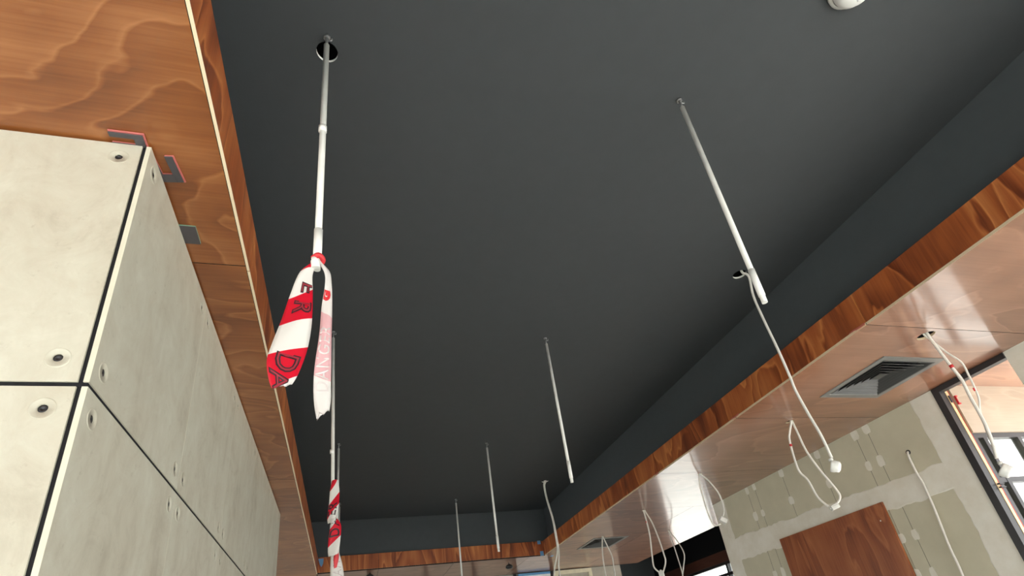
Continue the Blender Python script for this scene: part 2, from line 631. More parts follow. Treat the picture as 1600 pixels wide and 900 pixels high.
ycuts = [CY, 2.048, 2.812, 3.570, 4.335, 5.10]
for z0, z1 in zs_rows:
    for i, (a, b) in enumerate(zip(ycuts, ycuts[1:])):
        g0 = 0.0 if i == 0 else 0.0018
        sc = [(a + 0.055, z0 + 0.055), (b - 0.055, z0 + 0.055), (a + 0.055, z1 - 0.055), (b - 0.055, z1 - 0.055)]
        cladding(None, a + g0, b - 0.0018, z0, z1, True, sc)
    for y in ycuts[1:-1]:
        boxes('seam_filler', [((CX - 0.006, y - 0.0017, z0), (CX - 0.0002, y + 0.0017, z1))], M['board_edge'], col)
    xa, xb = -1.30, CX - TH - 0.011
    cladding(None, xa, xb, z0, z1, False, [(xb - 0.05, z0 + 0.062), (xb - 0.05, z1 - 0.055), (xa + 0.06, z0 + 0.062), (xa + 0.06, z1 - 0.055)])

for za, zb in ((0.735, 0.747), (1.512, 1.524), (2.291, 2.303)):
    boxes('joint_tape', [((CX - 0.020, CY + 0.004, za + 0.0003), (CX - 0.0035, 5.10, zb - 0.0003))], M['membrane'], col)
    boxes('joint_tape', [((-1.30, CY + 0.0035, za + 0.0003), (CX - TH - 0.0005, CY + 0.020, zb - 0.0003))], M['membrane'], col)
boxes('joint_tape', [((CX - TH - 0.0107, CY + 0.005, 0.0), (CX - TH - 0.0003, CY + 0.020, 3.088))], M['membrane'], col)

# packing shims between the column top and the soffit
def shim(loc, rz, sx, sy, zt, mats, label, slot=True):
    root = empty('packing_shim', (loc[0], loc[1], zt))
    bm = bmesh.new()
    c, s = math.cos(rz), math.sin(rz)
    layers = [(0.0, mats[0])] if len(mats) == 1 else [(0.0, mats[0]), (0.0045, mats[1])]
    h = 0.004
    for k, (dz, m) in enumerate(layers):
        b2 = bmesh.new()
        e = 0.004 * k
        if slot:   # a horseshoe: two legs and a bridge
            t = sy * 0.30
            parts = [((-sx / 2 - e, -sy / 2 - e), (sx / 2, -sy / 2 + t)), ((-sx / 2 - e, sy / 2 - t), (sx / 2, sy / 2 + e)), ((-sx / 2 - e, -sy / 2 + t), (-sx / 2 + sx * 0.30, sy / 2 - t))]
        else:
            parts = [((-sx / 2, -sy / 2), (sx / 2, sy / 2))]
        for (xa, ya), (xb, yb) in parts:
            box(b2, (xa, ya, dz), (xb, yb, dz + h), 0, 0.0006)
        for v in b2.verts:
            x, y = v.co.x, v.co.y
            v.co = Vector((loc[0] + x * c - y * s, loc[1] + x * s + y * c, zt + v.co.z))
        link('shim_layer', b2, m, root)
    bm.free()
    return tag(root, label, 'shim', 'plastic packers on top of the clad column')


ZT = 3.0905
shim((-0.621, 1.272, 0), math.pi, 0.086, 0.050, ZT, [M['shim_grey'], M['shim_pink']], 'dark and pink plastic packing shim on the front edge of the clad column')
shim((-0.548, 1.362, 0), -math.pi / 2 - 0.12, 0.096, 0.072, ZT, [M['shim_grey'], M['shim_pink']], 'dark and pink horseshoe shim on the side edge near the column corner')
shim((-0.548, 1.645, 0), 0.0, 0.066, 0.085, ZT, [M['shim_grey'], M['shim_green']], 'green plastic packing shim on top of the long column side', slot=False)

# ------------------------------------------------------------------ right plasterboard wall
wr = boxes('wall_right', [((XP, 2.715, 0), (XP + 0.12, 5.69, ZS))], M['plasterboard'])
tag(wr, kind='structure')
wn = boxes('wall_near_right', [((XP, 0.92, 0), (XP + 0.12, 2.171, ZS)), ((XP, YB, 2.98), (XP + 0.12, 0.92, ZS))], M['mud'])
tag(wn, kind='structure')


def blob_patch(name, outline, mat, parent, depth=0.0012):
    """A skim of compound on the wall face; outline in (y, z)."""
    bm = bmesh.new()
    f = [bm.verts.new((XP - depth, y, z)) for y, z in outline]
    b = [bm.verts.new((XP + 0.0005, y, z)) for y, z in outline]
    face = bm.faces.new(f)
    n = len(f)
    for i in range(n):
        bm.faces.new((f[i], f[(i + 1) % n], b[(i + 1) % n], b[i]))
    bmesh.ops.triangulate(bm, faces=[face])
    return link(name, bm, mat, parent)


def strip(parent, axis, a0, a1, lo, hi, amp_lo, amp_hi, depth, n=44):
    """taped joint: a band of compound with feathered, ragged edges. axis 'z' runs up the wall, 'y' along it."""
    bm = bmesh.new()
    rows = []
    wl = wh = 0.0
    for i in range(n + 1):
        a = a0 + (a1 - a0) * i / n
        wl = wl * 0.6 + random.uniform(-1, 1) * amp_lo
        wh = wh * 0.6 + random.uniform(-1, 1) * amp_hi
        l0 = (lo[0] + (lo[1] - lo[0]) * i / n) + wl
        h0 = (hi[0] + (hi[1] - hi[0]) * i / n) + wh
        row = []
        for k, (t, d) in enumerate(((0, 0.0), (0.04, 0.7), (0.5, 1.0), (0.96, 0.7), (1, 0.0))):
            b = l0 + (h0 - l0) * t
            p = (XP - depth * d + 0.0001, b, a) if axis == 'z' else (XP - depth * d + 0.0001, a, b)
            row.append(bm.verts.new(p))
        rows.append(row)
    for r0, r1 in zip(rows, rows[1:]):
        for k in range(4):
            bm.faces.new((r0[k], r0[k + 1], r1[k + 1], r1[k]))
    return link('joint_strip', bm, M['mud'], parent)


strip(wr, 'z', 0.0, 3.098, (2.7155, 2.7155), (2.905, 2.908), 0.0, 0.010, 0.0026, 60)
strip(wr, 'z', 0.0, 3.098, (5.47, 5.47), (5.689, 5.689), 0.009, 0.0, 0.0030, 60)
strip(wr, 'y', 2.89, 5.49, (2.385, 2.410), (2.580, 2.645), 0.014, 0.010, 0.0036, 60)
strip(wr, 'y', 2.89, 5.49, (1.130, 1.150), (1.360, 1.380), 0.014, 0.010, 0.0036, 60)
for y in (3.36, 3.485, 3.945, 4.455, 4.90, 5.025):
    for z in (3.065, 2.775, 2.160, 1.868, 0.9):
        if 3.49 < y < 4.8 and z < 2.5:
            continue
        if abs(y - 3.945) < 0.01 and z > 3:
            pass
        if random.random() < 0.06 and z > 2.9:
            continue
        a, b = random.uniform(0.026, 0.040), random.uniform(0.036, 0.055)
        pts = []
        for k in range(14):
            th = 2 * math.pi * k / 14
            rr_ = (abs(math.cos(th)) ** 4 + abs(math.sin(th)) ** 4) ** -0.25 * random.uniform(0.9, 1.08)
            pts.append((y + a * rr_ * math.cos(th) * 0.92, min(3.098, z + b * rr_ * math.sin(th))))
        blob_patch('filler_patch', pts, M['mud'], wr, 0.0022)
for y in (3.36, 3.485, 3.945, 4.455, 4.90, 5.025):
    lo = 2.48 if 3.49 < y < 4.8 else 0.0
    boxes('stud_line', [((XP - 0.0006, y - 0.0022, lo), (XP + 0.002, y + 0.0022, 3.098))], M['stud_line'], wr)

# black steel frame of the opening in the right wall
d1 = boxes('door_1', [((XP - 0.012, 2.664, 0), (XP + 0.044, 2.715, ZS - 0.005)), ((XP - 0.012, 2.171, ZS - 0.045), (XP + 0.044, 2.664, ZS - 0.005))], M['black_frame'])
tag(d1, kind='structure')
boxes('reveal_strip', [((XP + 0.0445, 2.661, 0), (XP + 0.073, 2.712, ZS - 0.03))], M['timber'], d1)
boxes('red_edge', [((XP + 0.0732, 2.659, 0), (XP + 0.077, 2.700, ZS - 0.03))], M['red_mark'], d1)
boxes('jamb_clip', [((XP + 0.050, 2.652, 2.965), (XP + 0.062, 2.6605, 3.02))], M['shim_grey'], d1)
boxes('jamb_clip', [((XP + 0.046, 2.640, 2.300), (XP + 0.095, 2.6585, 2.308)), ((XP + 0.046, 2.640, 2.325), (XP + 0.095, 2.6585, 2.333))], M['black_frame'], d1)
boxes('jamb_clip', [((XP + 0.080, 2.630, 2.940), (XP + 0.100, 2.6445, 2.950)), ((XP + 0.080, 2.630, 2.950), (XP + 0.085, 2.6445, 3.00)), ((XP + 0.080, 2.630, 3.00), (XP + 0.100, 2.6445, 3.01))], M['red_mark'], d1)

# entry bay seen through the opening: soffit, bulkhead, window
bay = boxes('soffit_entry', [((XP + 0.12, 0.92, ZF - 0.05), (6.6, 2.72, ZF))], M['black_void'])
tag(bay, kind='structure')
plate('plywood_sheet', (XP + 0.061, 1.6, 6.6, 2.71), [], 0.015, lambda u, v, q: (u, v, ZS + q), [M['ply_right'], M['raw_edge']], bay)
plate('plywood_sheet', (XP + 0.121, 0.92, 6.6, 1.598), [], 0.015, lambda u, v, q: (u, v, ZS + q), [M['ply_right'], M['raw_edge']], bay)
tag(boxes('wall_bulkhead', [((XP + 0.078, 2.645, 2.715), (6.6, 2.71, ZS))], M['ply_cream']), kind='structure')


def glazing(name, axis, fixed, a0, a1, z0, z1, mull, trans, bar=0.05, depth=0.07):
    """black framed glazing; axis = direction the wall runs in."""
    def b3(a, b, za, zb, d0, d1):
        if axis == 'X':
            return ((a, fixed + d0, za), (b, fixed + d1, zb))
        return ((fixed + d0, a, za), (fixed + d1, b, zb))
    h = depth / 2
    root = boxes(name, [b3(a0, a1, z0, z0 + bar, -h, h), b3(a0, a1, z1 - bar, z1, -h, h), b3(a0, a0 + bar, z0 + bar, z1 - bar, -h, h), b3(a1 - bar, a1, z0 + bar, z1 - bar, -h, h)], M['black_frame'])
    tag(root, kind='structure')
    for mm in mull:
        boxes('mullion', [b3(mm - bar / 2, mm + bar / 2, z0 + bar, z1 - bar, -h, h)], M['black_frame'], root)
    for q in trans:
        cuts = [a0 + bar] + [v for mm in sorted(mull) for v in (mm - bar / 2, mm + bar / 2)] + [a1 - bar]
        boxes('transom', [b3(cuts[i], cuts[i + 1], q - bar / 2, q + bar / 2, -h * 0.9, h * 0.9) for i in range(0, len(cuts), 2)], M['black_frame'], root)
    cuts = [a0 + bar] + [v for mm in sorted(mull) for v in (mm - bar / 2, mm + bar / 2)] + [a1 - bar]
    zc = [z0 + bar] + [v for q in sorted(trans) for v in (q - bar / 2, q + bar / 2)] + [z1 - bar]
    for i in range(0, len(cuts), 2):
        for j in range(0, len(zc), 2):
            boxes('pane', [b3(cuts[i], cuts[i + 1], zc[j], zc[j + 1], -0.004, 0.004)], M['glass'], root)
    return root


glazing('window_1', 'X', YB - 0.05, -3.25, XP, 0.0, 2.45, [-1.4, 0.45, 2.35], [])
glazing('window_2', 'X', 2.685, XP + 0.078, 6.6, 0.0, 2.714, [4.46, 4.82, 5.65], [2.36], bar=0.036, depth=0.05)
glazing('added_window_4', 'Y', XP + 0.06, YB, 0.92, 0.0, 2.98, [-1.8, -0.45], [2.3])  # unseen, added to bring light from the right onto the column side
glazing('added_window_5', 'Y', -3.32, YB, 0.50, 0.0, 2.98, [-2.0, -0.75], [2.3])  # out of view, added so light from the left reaches the plasterboard wall
glazing('added_window_6', 'Y', -3.32, 4.60, 9.3, 0.0, 2.98, [6.2, 7.8], [2.3])  # invented glazing out of view, brightens the plasterboard wall and right fascia
tag(boxes('wall_facade', [((6.6, 5.69, 2.915), (6.75, 11.6, 3.10)), ((6.6, 10.6, 0.45), (6.75, 11.6, 2.915))], M['ply_bulkhead']), kind='structure')
tag(boxes('wall_facade_upper', [((6.6, 5.69, 3.10), (6.75, 11.6, ZC)), ((XP + 0.12, 5.62, ZF), (6.75, 5.69, ZC))], M['black_void']), kind='structure')
tag(boxes('wall_facade_lower', [((6.6, 5.69, 0), (6.75, 11.6, 0.45)), ((XP + 0.13, 5.60, 0), (6.6, 5.69, ZF - 0.06))], M['wall_paint']), kind='structure')
glazing('window_3', 'Y', 6.66, 5.69, 10.6, 0.45, 2.915, [7.3, 8.95], [2.70])

# far wall under the far soffit
wf = boxes('wall_far', [((-3.25, 9.42, 0), (4.75, 9.54, ZS - 0.002))], M['far_panel'])
wf['kind'] = 'structure'
for x in (0.35, 1.25, 2.05, 2.75, 3.42):
    boxes('cover_strip', [((x - 0.025, 9.385, 0), (x + 0.025, 9.42, ZS - 0.004))], M['dark_steel'], wf)
tag(boxes('wall_far_upper', [((-3.25, 11.5, 0), (6.6, 11.6, ZC))], M['black_paint']), kind='structure')

# ------------------------------------------------------------------ suspension rods
def rod(top, zbot, label, drift=(0, 0), sleeve=0.13, r=0.0105, hook=True):
    x, y = top
    root = empty('suspension_rod', (x, y, ZC))
    xb, yb = x + drift[0], y + drift[1]
    zt = ZC - 0.055
    bm = bmesh.new()
    tube(bm, [(x, y, zt), (xb, yb, zbot)], r, 14)
    link('conduit_tube', bm, M['white_pvc'], root)
    bm = bmesh.new()
    tube(bm, [(x, y, ZC), (x, y, ZC - 0.06)], 0.0055, 10)
    tube(bm, [(x, y, ZC), (x, y, ZC - 0.010)], 0.013, 6)
    tube(bm, smooth_path([(x, y, ZC - 0.020), (x + 0.016, y - 0.004, ZC - 0.026), (x + 0.018, y - 0.004, ZC - 0.012)], 4), 0.003, 8)
    link('ceiling_hook', bm, M['steel'], root)
    if sleeve:
        d = Vector((xb - x, yb - y, zbot - zt)).normalized()
        B = Vector((xb, yb, zbot))
        bm = bmesh.new()
        tube(bm, [B - d * (sleeve + 0.02), B - d * 0.03], r * 1.18, 14)
        link('tape_sleeve', bm, M['plaster_edge'], root)
    return tag(root, label, 'rod', 'white rods hanging from the black ceiling')


r1 = rod((-0.096, 1.287), 2.680, 'white rod holding the large striped danger tape close to the camera', (0.004, 0.003))
rod((1.433, 1.280), 2.659, 'thick bare white rod hanging alone right of the middle, nearest of its row')
rod((1.425, 3.256), 2.665, 'bare white rod second from the camera in the middle row')
rod((1.418, 5.291), 2.666, 'bare white rod third in the middle row, ending in front of the far fascia')
rod((1.423, 7.266), 2.660, 'thin bare rod farthest away in the middle row, nearest the far fascia', sleeve=0)
r6 = rod((-0.107, 3.276), 2.10, 'long white rod wrapped in the farther danger tape', (0.035, 0.002))
rod((-0.090, 5.235), 2.70, 'thin rod directly behind the tape-wrapped rod, third in the left row', sleeve=0)
rod((-0.100, 7.187), 2.70, 'thin rod at the far end of the left row, mostly behind the wrapped rod', sleeve=0)
# small spring clips on two of them
for (x, y, z, rt) in ((-0.095, 1.287, 3.28, r1), (-0.094, 3.277, 2.93, r6)):
    lathe_obj('clip', [(0.0, 0.012), (0.0135, 0.012), (0.0135, -0.012), (0.0, -0.012)], (x, y, z), (0, 0, 1), M['plaster_edge'], rt, 12)

# ------------------------------------------------------------------ danger tapes
def text_mesh(s, size, shear=0.18, offset=0.0):
    c = bpy.data.curves.new('lettering_source', 'FONT')
    c.body = s
    c.size = size
    c.shear = shear
    c.offset = offset
    c.space_character = 1.12
    c.resolution_u = 3
    ob = bpy.data.objects.new('lettering_source', c)
    COL.objects.link(ob)
    dg = bpy.context.evaluated_depsgraph_get()
    me = bpy.data.meshes.new_from_object(ob.evaluated_get(dg))
    vs = [(v.co.x, v.co.y) for v in me.vertices]
    fs = [tuple(p.vertices) for p in me.polygons]
    bpy.data.objects.remove(ob)
    bpy.data.curves.remove(c)
    bpy.data.meshes.remove(me)
    return vs, fs


class Ribbon:
    """A tape given by matching left / right edge points."""
    def __init__(self, left, right, bow=0.0):
        self.L = smooth_path(left, 8)
        self.R = smooth_path(right, 8)
        self.bow = bow
        self.n = len(self.L)
        self.s = [0.0]
        for i in range(1, self.n):
            a = (self.L[i] + self.R[i]) / 2
            b = (self.L[i - 1] + self.R[i - 1]) / 2
            self.s.append(self.s[-1] + (a - b).length)
        self.len = self.s[-1]

    def at(self, u, v, off=0.0):
        u = max(0.0, min(self.len - 1e-6, u))
        i = 0
        while i < self.n - 2 and self.s[i + 1] < u:
            i += 1
        t = (u - self.s[i]) / max(1e-6, self.s[i + 1] - self.s[i])
        l = self.L[i].lerp(self.L[i + 1], t)
        r = self.R[i].lerp(self.R[i + 1], t)
        d = (self.L[i + 1] + self.R[i + 1] - self.L[i] - self.R[i]).normalized()
        nrm = (r - l).cross(d).normalized()
        if nrm.y > 0:
            nrm = -nrm
        p = l.lerp(r, v)
        p = p + nrm * (self.bow * math.sin(math.pi * v) + 0.004 * math.sin(u * 23 + v * 4))
        return p + nrm * off

    def build(self, name, mat, parent, width, nv=6, rag=0.0, rag_seed=1):
        bm = bmesh.new()
        uvl = bm.loops.layers.uv.new('UVMap')
        rnd = random.Random(rag_seed)
        jag = [rnd.uniform(0, rag) for _ in range(nv + 1)]
        grid, uvs = [], {}
        for i in range(self.n):
            row = []
            for j in range(nv + 1):
                v = j / nv
                u = self.s[i]
                if i >= self.n - 2:
                    u = u - jag[j] * (1 if i == self.n - 1 else 0.4)
                vt = bm.verts.new(self.at(u, v))
                uvs[vt] = (u, v * width)
                row.append(vt)
            grid.append(row)
        for i in range(self.n - 1):
            for j in range(nv):
                f = bm.faces.new((grid[i][j], grid[i][j + 1], grid[i + 1][j + 1], grid[i + 1][j]))
                f.smooth = True
                for lp in f.loops:
                    lp[uvl].uv = uvs[lp.vert]
        o = link(name, bm, mat, parent)
        sd = o.modifiers.new('film', 'SOLIDIFY')
        sd.thickness = 0.0005
        return o

    def text(self, s, u0, v0, size, mat, parent, width, down=True, flip=False, off=0.0016, shear=0.18, fat=0.0):
        """down: reading direction follows the tape downwards, letter tops to the right."""
        vs, fs = text_mesh(s, size, shear, fat)
        bm = bmesh.new()
        out = []
        for x, y in vs:
            if down:
                u, v = u0 + x, v0 + (-y if flip else y) / width
            else:
                u, v = u0 - x, v0 - y / width
            out.append(bm.verts.new(self.at(u, max(0.02, min(0.98, v)), off)))
        for f in fs:
            try:
                bm.faces.new([out[k] for k in f])
            except ValueError:
                pass
        return link('lettering', bm, mat, parent)


RED, WHITE = (0.78, 0.012, 0.040), (0.92, 0.90, 0.88)
tape_near = tape_mat('danger_tape_near', RED, WHITE, 0.185, 0.37, 0.223)
tape_pale = tape_mat('danger_tape_reverse', (0.90, 0.58, 0.62), (0.93, 0.90, 0.89), 0.50, -0.55, -0.36, 0.40)
tape_far = tape_mat('danger_tape_far', RED, WHITE, 0.16, 1.4, 0.03, 0.48)
tape_far_low = tape_mat('danger_tape_far_low', RED, WHITE, 0.20, 0.9, -0.265, 0.52)

t1 = empty('barricade_tape', (-0.092, 1.29, 2.70))
tag(t1, 'large red and white striped danger tape with two tails on the nearest left rod', 'tape')
rib = Ribbon(
    [(-0.098, 1.280, 2.700), (-0.133, 1.274, 2.653), (-0.155, 1.272, 2.571), (-0.172, 1.268, 2.484), (-0.189, 1.262, 2.401), (-0.196, 1.260, 2.353), (-0.188, 1.262, 2.305), (-0.178, 1.264, 2.278)],
    [(-0.090, 1.280, 2.695), (-0.101, 1.274, 2.650), (-0.098, 1.276, 2.579), (-0.097, 1.278, 2.484), (-0.103, 1.280, 2.413), (-0.114, 1.278, 2.360), (-0.126, 1.276, 2.318), (-0.138, 1.276, 2.293)], 0.006)
tl = rib.build('tape_tail', tape_near, t1, 0.085, 8, 0.016, 3)
for txt, u0, v0 in (('E', 0.084, 0.46), ('R', 0.146, 0.30), ('D', 0.316, 0.24), ('A', 0.370, 0.08)):
    rib.text(txt, u0, v0, 0.078, M['ink'], tl, 0.085, True, off=0.0012, fat=0.0028)
    rib.text(txt, u0, v0, 0.078, M['ink_red'], tl, 0.085, True, off=0.0020, fat=-0.0012)
rib2 = Ribbon(
    [(-0.090, 1.284, 2.702), (-0.072, 1.286, 2.665), (-0.069, 1.286, 2.620), (-0.074, 1.286, 2.550), (-0.077, 1.286, 2.465), (-0.085, 1.286, 2.365), (-0.086, 1.286, 2.305), (-0.082, 1.286, 2.250), (-0.073, 1.286, 2.200)],
    [(-0.084, 1.286, 2.712), (-0.056, 1.290, 2.678), (-0.050, 1.292, 2.630), (-0.048, 1.292, 2.552), (-0.046, 1.292, 2.467), (-0.045, 1.292, 2.380), (-0.045, 1.292, 2.310), (-0.044, 1.292, 2.262), (-0.046, 1.290, 2.228)], 0.003)
tr = rib2.build('tape_tail', tape_pale, t1, 0.04, 4, 0.02, 8)
tag(tr, 'pale reverse side of the tape')
rib2.text('DANGER', 0.435, 0.85, 0.046, M['ink_faint'], tr, 0.04, False, off=0.0012)
rib2.text('G', 0.145, 0.70, 0.045, M['red_mark'], tr, 0.04, False, off=0.0016, fat=0.004)
bm = bmesh.new()
tube(bm, smooth_path([(-0.104, 1.282, 2.712), (-0.088, 1.272, 2.718), (-0.076, 1.286, 2.712), (-0.090, 1.300, 2.706), (-0.106, 1.290, 2.712)], 5), 0.008, 8)
link('knot', bm, M['red_mark'], t1)
bm = bmesh.new()
tube(bm, smooth_path([(-0.100, 1.278, 2.708), (-0.096, 1.268, 2.692), (-0.094, 1.272, 2.672)], 4), [0.008] * 4 + [0.012] * 5, 8)
link('knot', bm, M['plaster_edge'], t1)

t2 = empty('barricade_tape', (-0.08, 3.27, 2.74))
tag(t2, 'red and white danger tape wound down the second left rod', 'tape')
y2 = 3.245
ra = Ribbon([(-0.088, y2, 2.735), (-0.098, y2, 2.680), (-0.102, y2 - 0.01, 2.596), (-0.109, y2 - 0.01, 2.520), (-0.106, y2, 2.478)],
            [(-0.056, y2, 2.740), (-0.047, y2, 2.680), (-0.047, y2 - 0.01, 2.596), (-0.056, y2 - 0.01, 2.530), (-0.072, y2, 2.494)], 0.006)
pa = ra.build('tape_wrap', tape_far, t2, 0.06, 6, 0.008, 4)
ra.text('ER', 0.222, 0.80, 0.070, M['ink'], pa, 0.062, False, shear=0.0, fat=0.001)
rb = Ribbon([(-0.090, y2 - 0.02, 2.500), (-0.094, y2 - 0.02, 2.440), (-0.100, y2 - 0.02, 2.375), (-0.101, y2 - 0.015, 2.320), (-0.096, y2 - 0.01, 2.290)],
            [(-0.056, y2 - 0.02, 2.505), (-0.033, y2 - 0.02, 2.460), (-0.036, y2 - 0.02, 2.385), (-0.042, y2 - 0.015, 2.330), (-0.050, y2 - 0.01, 2.300)], 0.006)
pb = rb.build('tape_wrap', tape_far_low, t2, 0.06, 6, 0.02, 5)
rb.text('DA', 0.108, 0.84, 0.072, M['ink'], pb, 0.062, False, shear=0.0, fat=0.001)
rc = Ribbon([(-0.082, y2 + 0.0, 2.330), (-0.086, y2, 2.270), (-0.084, y2, 2.190), (-0.082, y2, 2.100)],
            [(-0.046, y2 + 0.0, 2.330), (-0.024, y2, 2.255), (-0.014, y2, 2.185), (-0.012, y2, 2.095)], 0.010)
pc = rc.build('tape_wrap', tape_pale, t2, 0.06, 6, 0.02, 6)
rc.text('DAN', 0.19, 0.85, 0.06, M['ink_faint'], pc, 0.062, False, shear=0.0)
rd = Ribbon([(-0.060, y2 - 0.012, 2.320), (-0.070, y2 - 0.014, 2.285), (-0.066, y2 - 0.012, 2.230)],
            [(-0.046, y2 - 0.012, 2.325), (-0.042, y2 - 0.014, 2.290), (-0.052, y2 - 0.012, 2.235)], 0.002)
rd.build('tape_wrap', M['red_mark'], t2, 0.03, 3)

# ------------------------------------------------------------------ cables and connectors
def cable_drop(name, hole, strands, label, group='white cables dangling from cut holes', r=0.0078, cat='cable'):
    root = empty(name, hole)
    for i, s in enumerate(strands):
        rr_ = r[i] if isinstance(r, (list, tuple)) else r
        up = Vector(s[0]) + Vector((0, 0, 0.05))
        tube_obj('cable', [tuple(up)] + s, rr_, M['cable'], root, 10)
    return tag(root, label, cat, group)


c1 = cable_drop('socket_cable', (2.562, 2.390, ZC), [[(2.571, 2.371, 3.810), (2.590, 2.351, 3.761), (2.577, 2.366, 3.609), (2.578, 2.364, 3.426), (2.585, 2.357, 3.185), (2.587, 2.354, 2.975), (2.587, 2.355, 2.887), (2.596, 2.344, 2.731), (2.607, 2.332, 2.602), (2.610, 2.328, 2.521), (2.611, 2.327, 2.440)]],
                'long white cable from a ceiling hole ending in a round white socket', r=0.0082)
A = (2.602, 2.322, 2.388)


def round_socket(root, c, axis, r=0.034):
    lathe_obj('socket_base', [(0.0, -0.020), (r * 0.95, -0.020), (r, -0.014), (r, 0.0), (r * 0.96, 0.004)], c, axis, M['white_pvc'], root)
    lathe_obj('socket_cover', [(r * 0.92, 0.002), (r * 0.92, 0.016), (r * 0.86, 0.024), (r * 0.5, 0.030), (0.0, 0.031)], c, axis, M['plaster_edge'], root)
    lathe_obj('cable_entry', [(0.010, 0.0), (0.012, 0.004), (0.012, 0.018), (0.0, 0.018)], Vector(c) + Vector((-0.005, 0.0, r * 0.92)), (-0.3, 0, 1), M['white_pvc'], root, 14)


round_socket(c1, A, (0.55, -0.55, -0.35))

cA = cable_drop('looped_cable', (3.410, 3.273, ZS), [
    [(3.420, 3.273, 3.100), (3.394, 3.299, 3.022), (3.376, 3.317, 2.947), (3.364, 3.329, 2.720), (3.389, 3.304, 2.622), (3.405, 3.289, 2.479), (3.437, 3.257, 2.396)],
    [(3.433, 3.273, 3.100), (3.436, 3.269, 3.003), (3.443, 3.262, 2.841), (3.467, 3.236, 2.682), (3.491, 3.209, 2.569), (3.508, 3.190, 2.472), (3.501, 3.198, 2.431), (3.478, 3.218, 2.404)]],
    'looped white cable below the brown soffit joined by a square white connector', r=0.0085)


def connector(root, c, u, s=(0.030, 0.022, 0.018)):
    """small terminal block: body, lid and two cable glands."""
    rot = Vector(u).to_track_quat('X', 'Z').to_matrix().to_4x4()
    mw = Matrix.Translation(c) @ rot

    def part(name, lst, mat, bev):
        bm = bmesh.new()
        for a, b in lst:
            box(bm, a, b, 0, bev)
        bmesh.ops.transform(bm, matrix=mw, verts=bm.verts[:])
        link(name, bm, mat, root)
    part('connector_body', [((-s[0], -s[1], -s[2]), (s[0], s[1], s[2] * 0.55))], M['white_pvc'], 0.004)
    part('connector_lid', [((-s[0] * 0.94, -s[1] * 0.92, s[2] * 0.58), (s[0] * 0.94, s[1] * 0.92, s[2]))], M['plaster_edge'], 0.003)
    part('connector_latch', [((-s[0] * 1.25, -s[1] * 0.4, -s[2] * 0.4), (-s[0] * 1.01, s[1] * 0.4, s[2] * 0.4))], M['white_pvc'], 0.002)


connector(cA, (3.463, 3.232, 2.385), (0.8, -0.4, 0.25))
tube_obj('tape_mark', [(3.3745, 3.3185, 2.925), (3.3735, 3.3195, 2.905)], 0.0098, M['red_mark'], cA)

cB = cable_drop('looped_cable', (3.392, 2.026, ZS), [
    [(3.383, 2.009, 3.100), (3.388, 2.001, 2.979), (3.394, 1.990, 2.862), (3.400, 1.981, 2.762), (3.397, 1.985, 2.656), (3.396, 1.987, 2.527), (3.392, 1.993, 2.436), (3.387, 2.002, 2.368), (3.378, 2.016, 2.293)],
    [(3.372, 2.020, 3.100), (3.416, 2.013, 3.030), (3.428, 1.991, 2.957), (3.445, 1.960, 2.872), (3.445, 1.961, 2.790), (3.441, 1.967, 2.688), (3.437, 1.976, 2.630), (3.420, 1.989, 2.576), (3.410, 1.999, 2.501), (3.404, 2.009, 2.428), (3.398, 2.020, 2.295)]],
    'white cables beside the square ceiling vent ending in a round socket at the opening', r=[0.0088, 0.0055])
round_socket(cB, (3.385, 2.012, 2.222), (0.35, -0.55, -0.62), 0.037)
tube_obj('tape_mark', [(3.3945, 1.9895, 2.868), (3.3955, 1.988, 2.848)], 0.0105, M['red_mark'], cB)
bm = bmesh.new()
box(bm, (3.430, 1.966, 2.685), (3.455, 1.972, 2.705), 0, 0.001)
link('tape_mark', bm, M['red_mark'], cB)

cC = cable_drop('looped_cable', (3.330, 4.488, ZS), [
    [(3.318, 4.482, 3.100), (3.294, 4.488, 2.975), (3.292, 4.490, 2.753), (3.301, 4.483, 2.627), (3.321, 4.468, 2.585), (3.362, 4.446, 2.592)],
    [(3.342, 4.492, 3.100), (3.386, 4.468, 3.029), (3.429, 4.434, 2.899), (3.439, 4.426, 2.801), (3.432, 4.432, 2.709), (3.412, 4.448, 2.660)]],
    'white cable loop hanging beside the far edge of the plasterboard wall', r=0.0075)
connector(cC, (3.398, 4.440, 2.622), (0.6, -0.2, -0.5), (0.034, 0.026, 0.022))

cD = cable_drop('looped_cable', (3.355, 5.745, ZS), [
    [(3.346, 5.738, 3.100), (3.342, 5.722, 3.038), (3.341, 5.720, 2.814), (3.315, 5.734, 2.574), (3.308, 5.738, 2.455), (3.346, 5.716, 2.390)],
    [(3.366, 5.742, 3.100), (3.402, 5.712, 2.957), (3.427, 5.697, 2.780), (3.441, 5.689, 2.583), (3.439, 5.690, 2.491), (3.394, 5.717, 2.390)]],
    'narrow white cable loop closed by a white plug at the bottom picture edge', r=0.0085)
connector(cD, (3.368, 5.716, 2.360), (0.05, 0.05, -1), (0.045, 0.028, 0.02))
tube_obj('tape_mark', [(3.342, 5.722, 2.972), (3.342, 5.7215, 2.95)], 0.0098, M['red_mark'], cD)

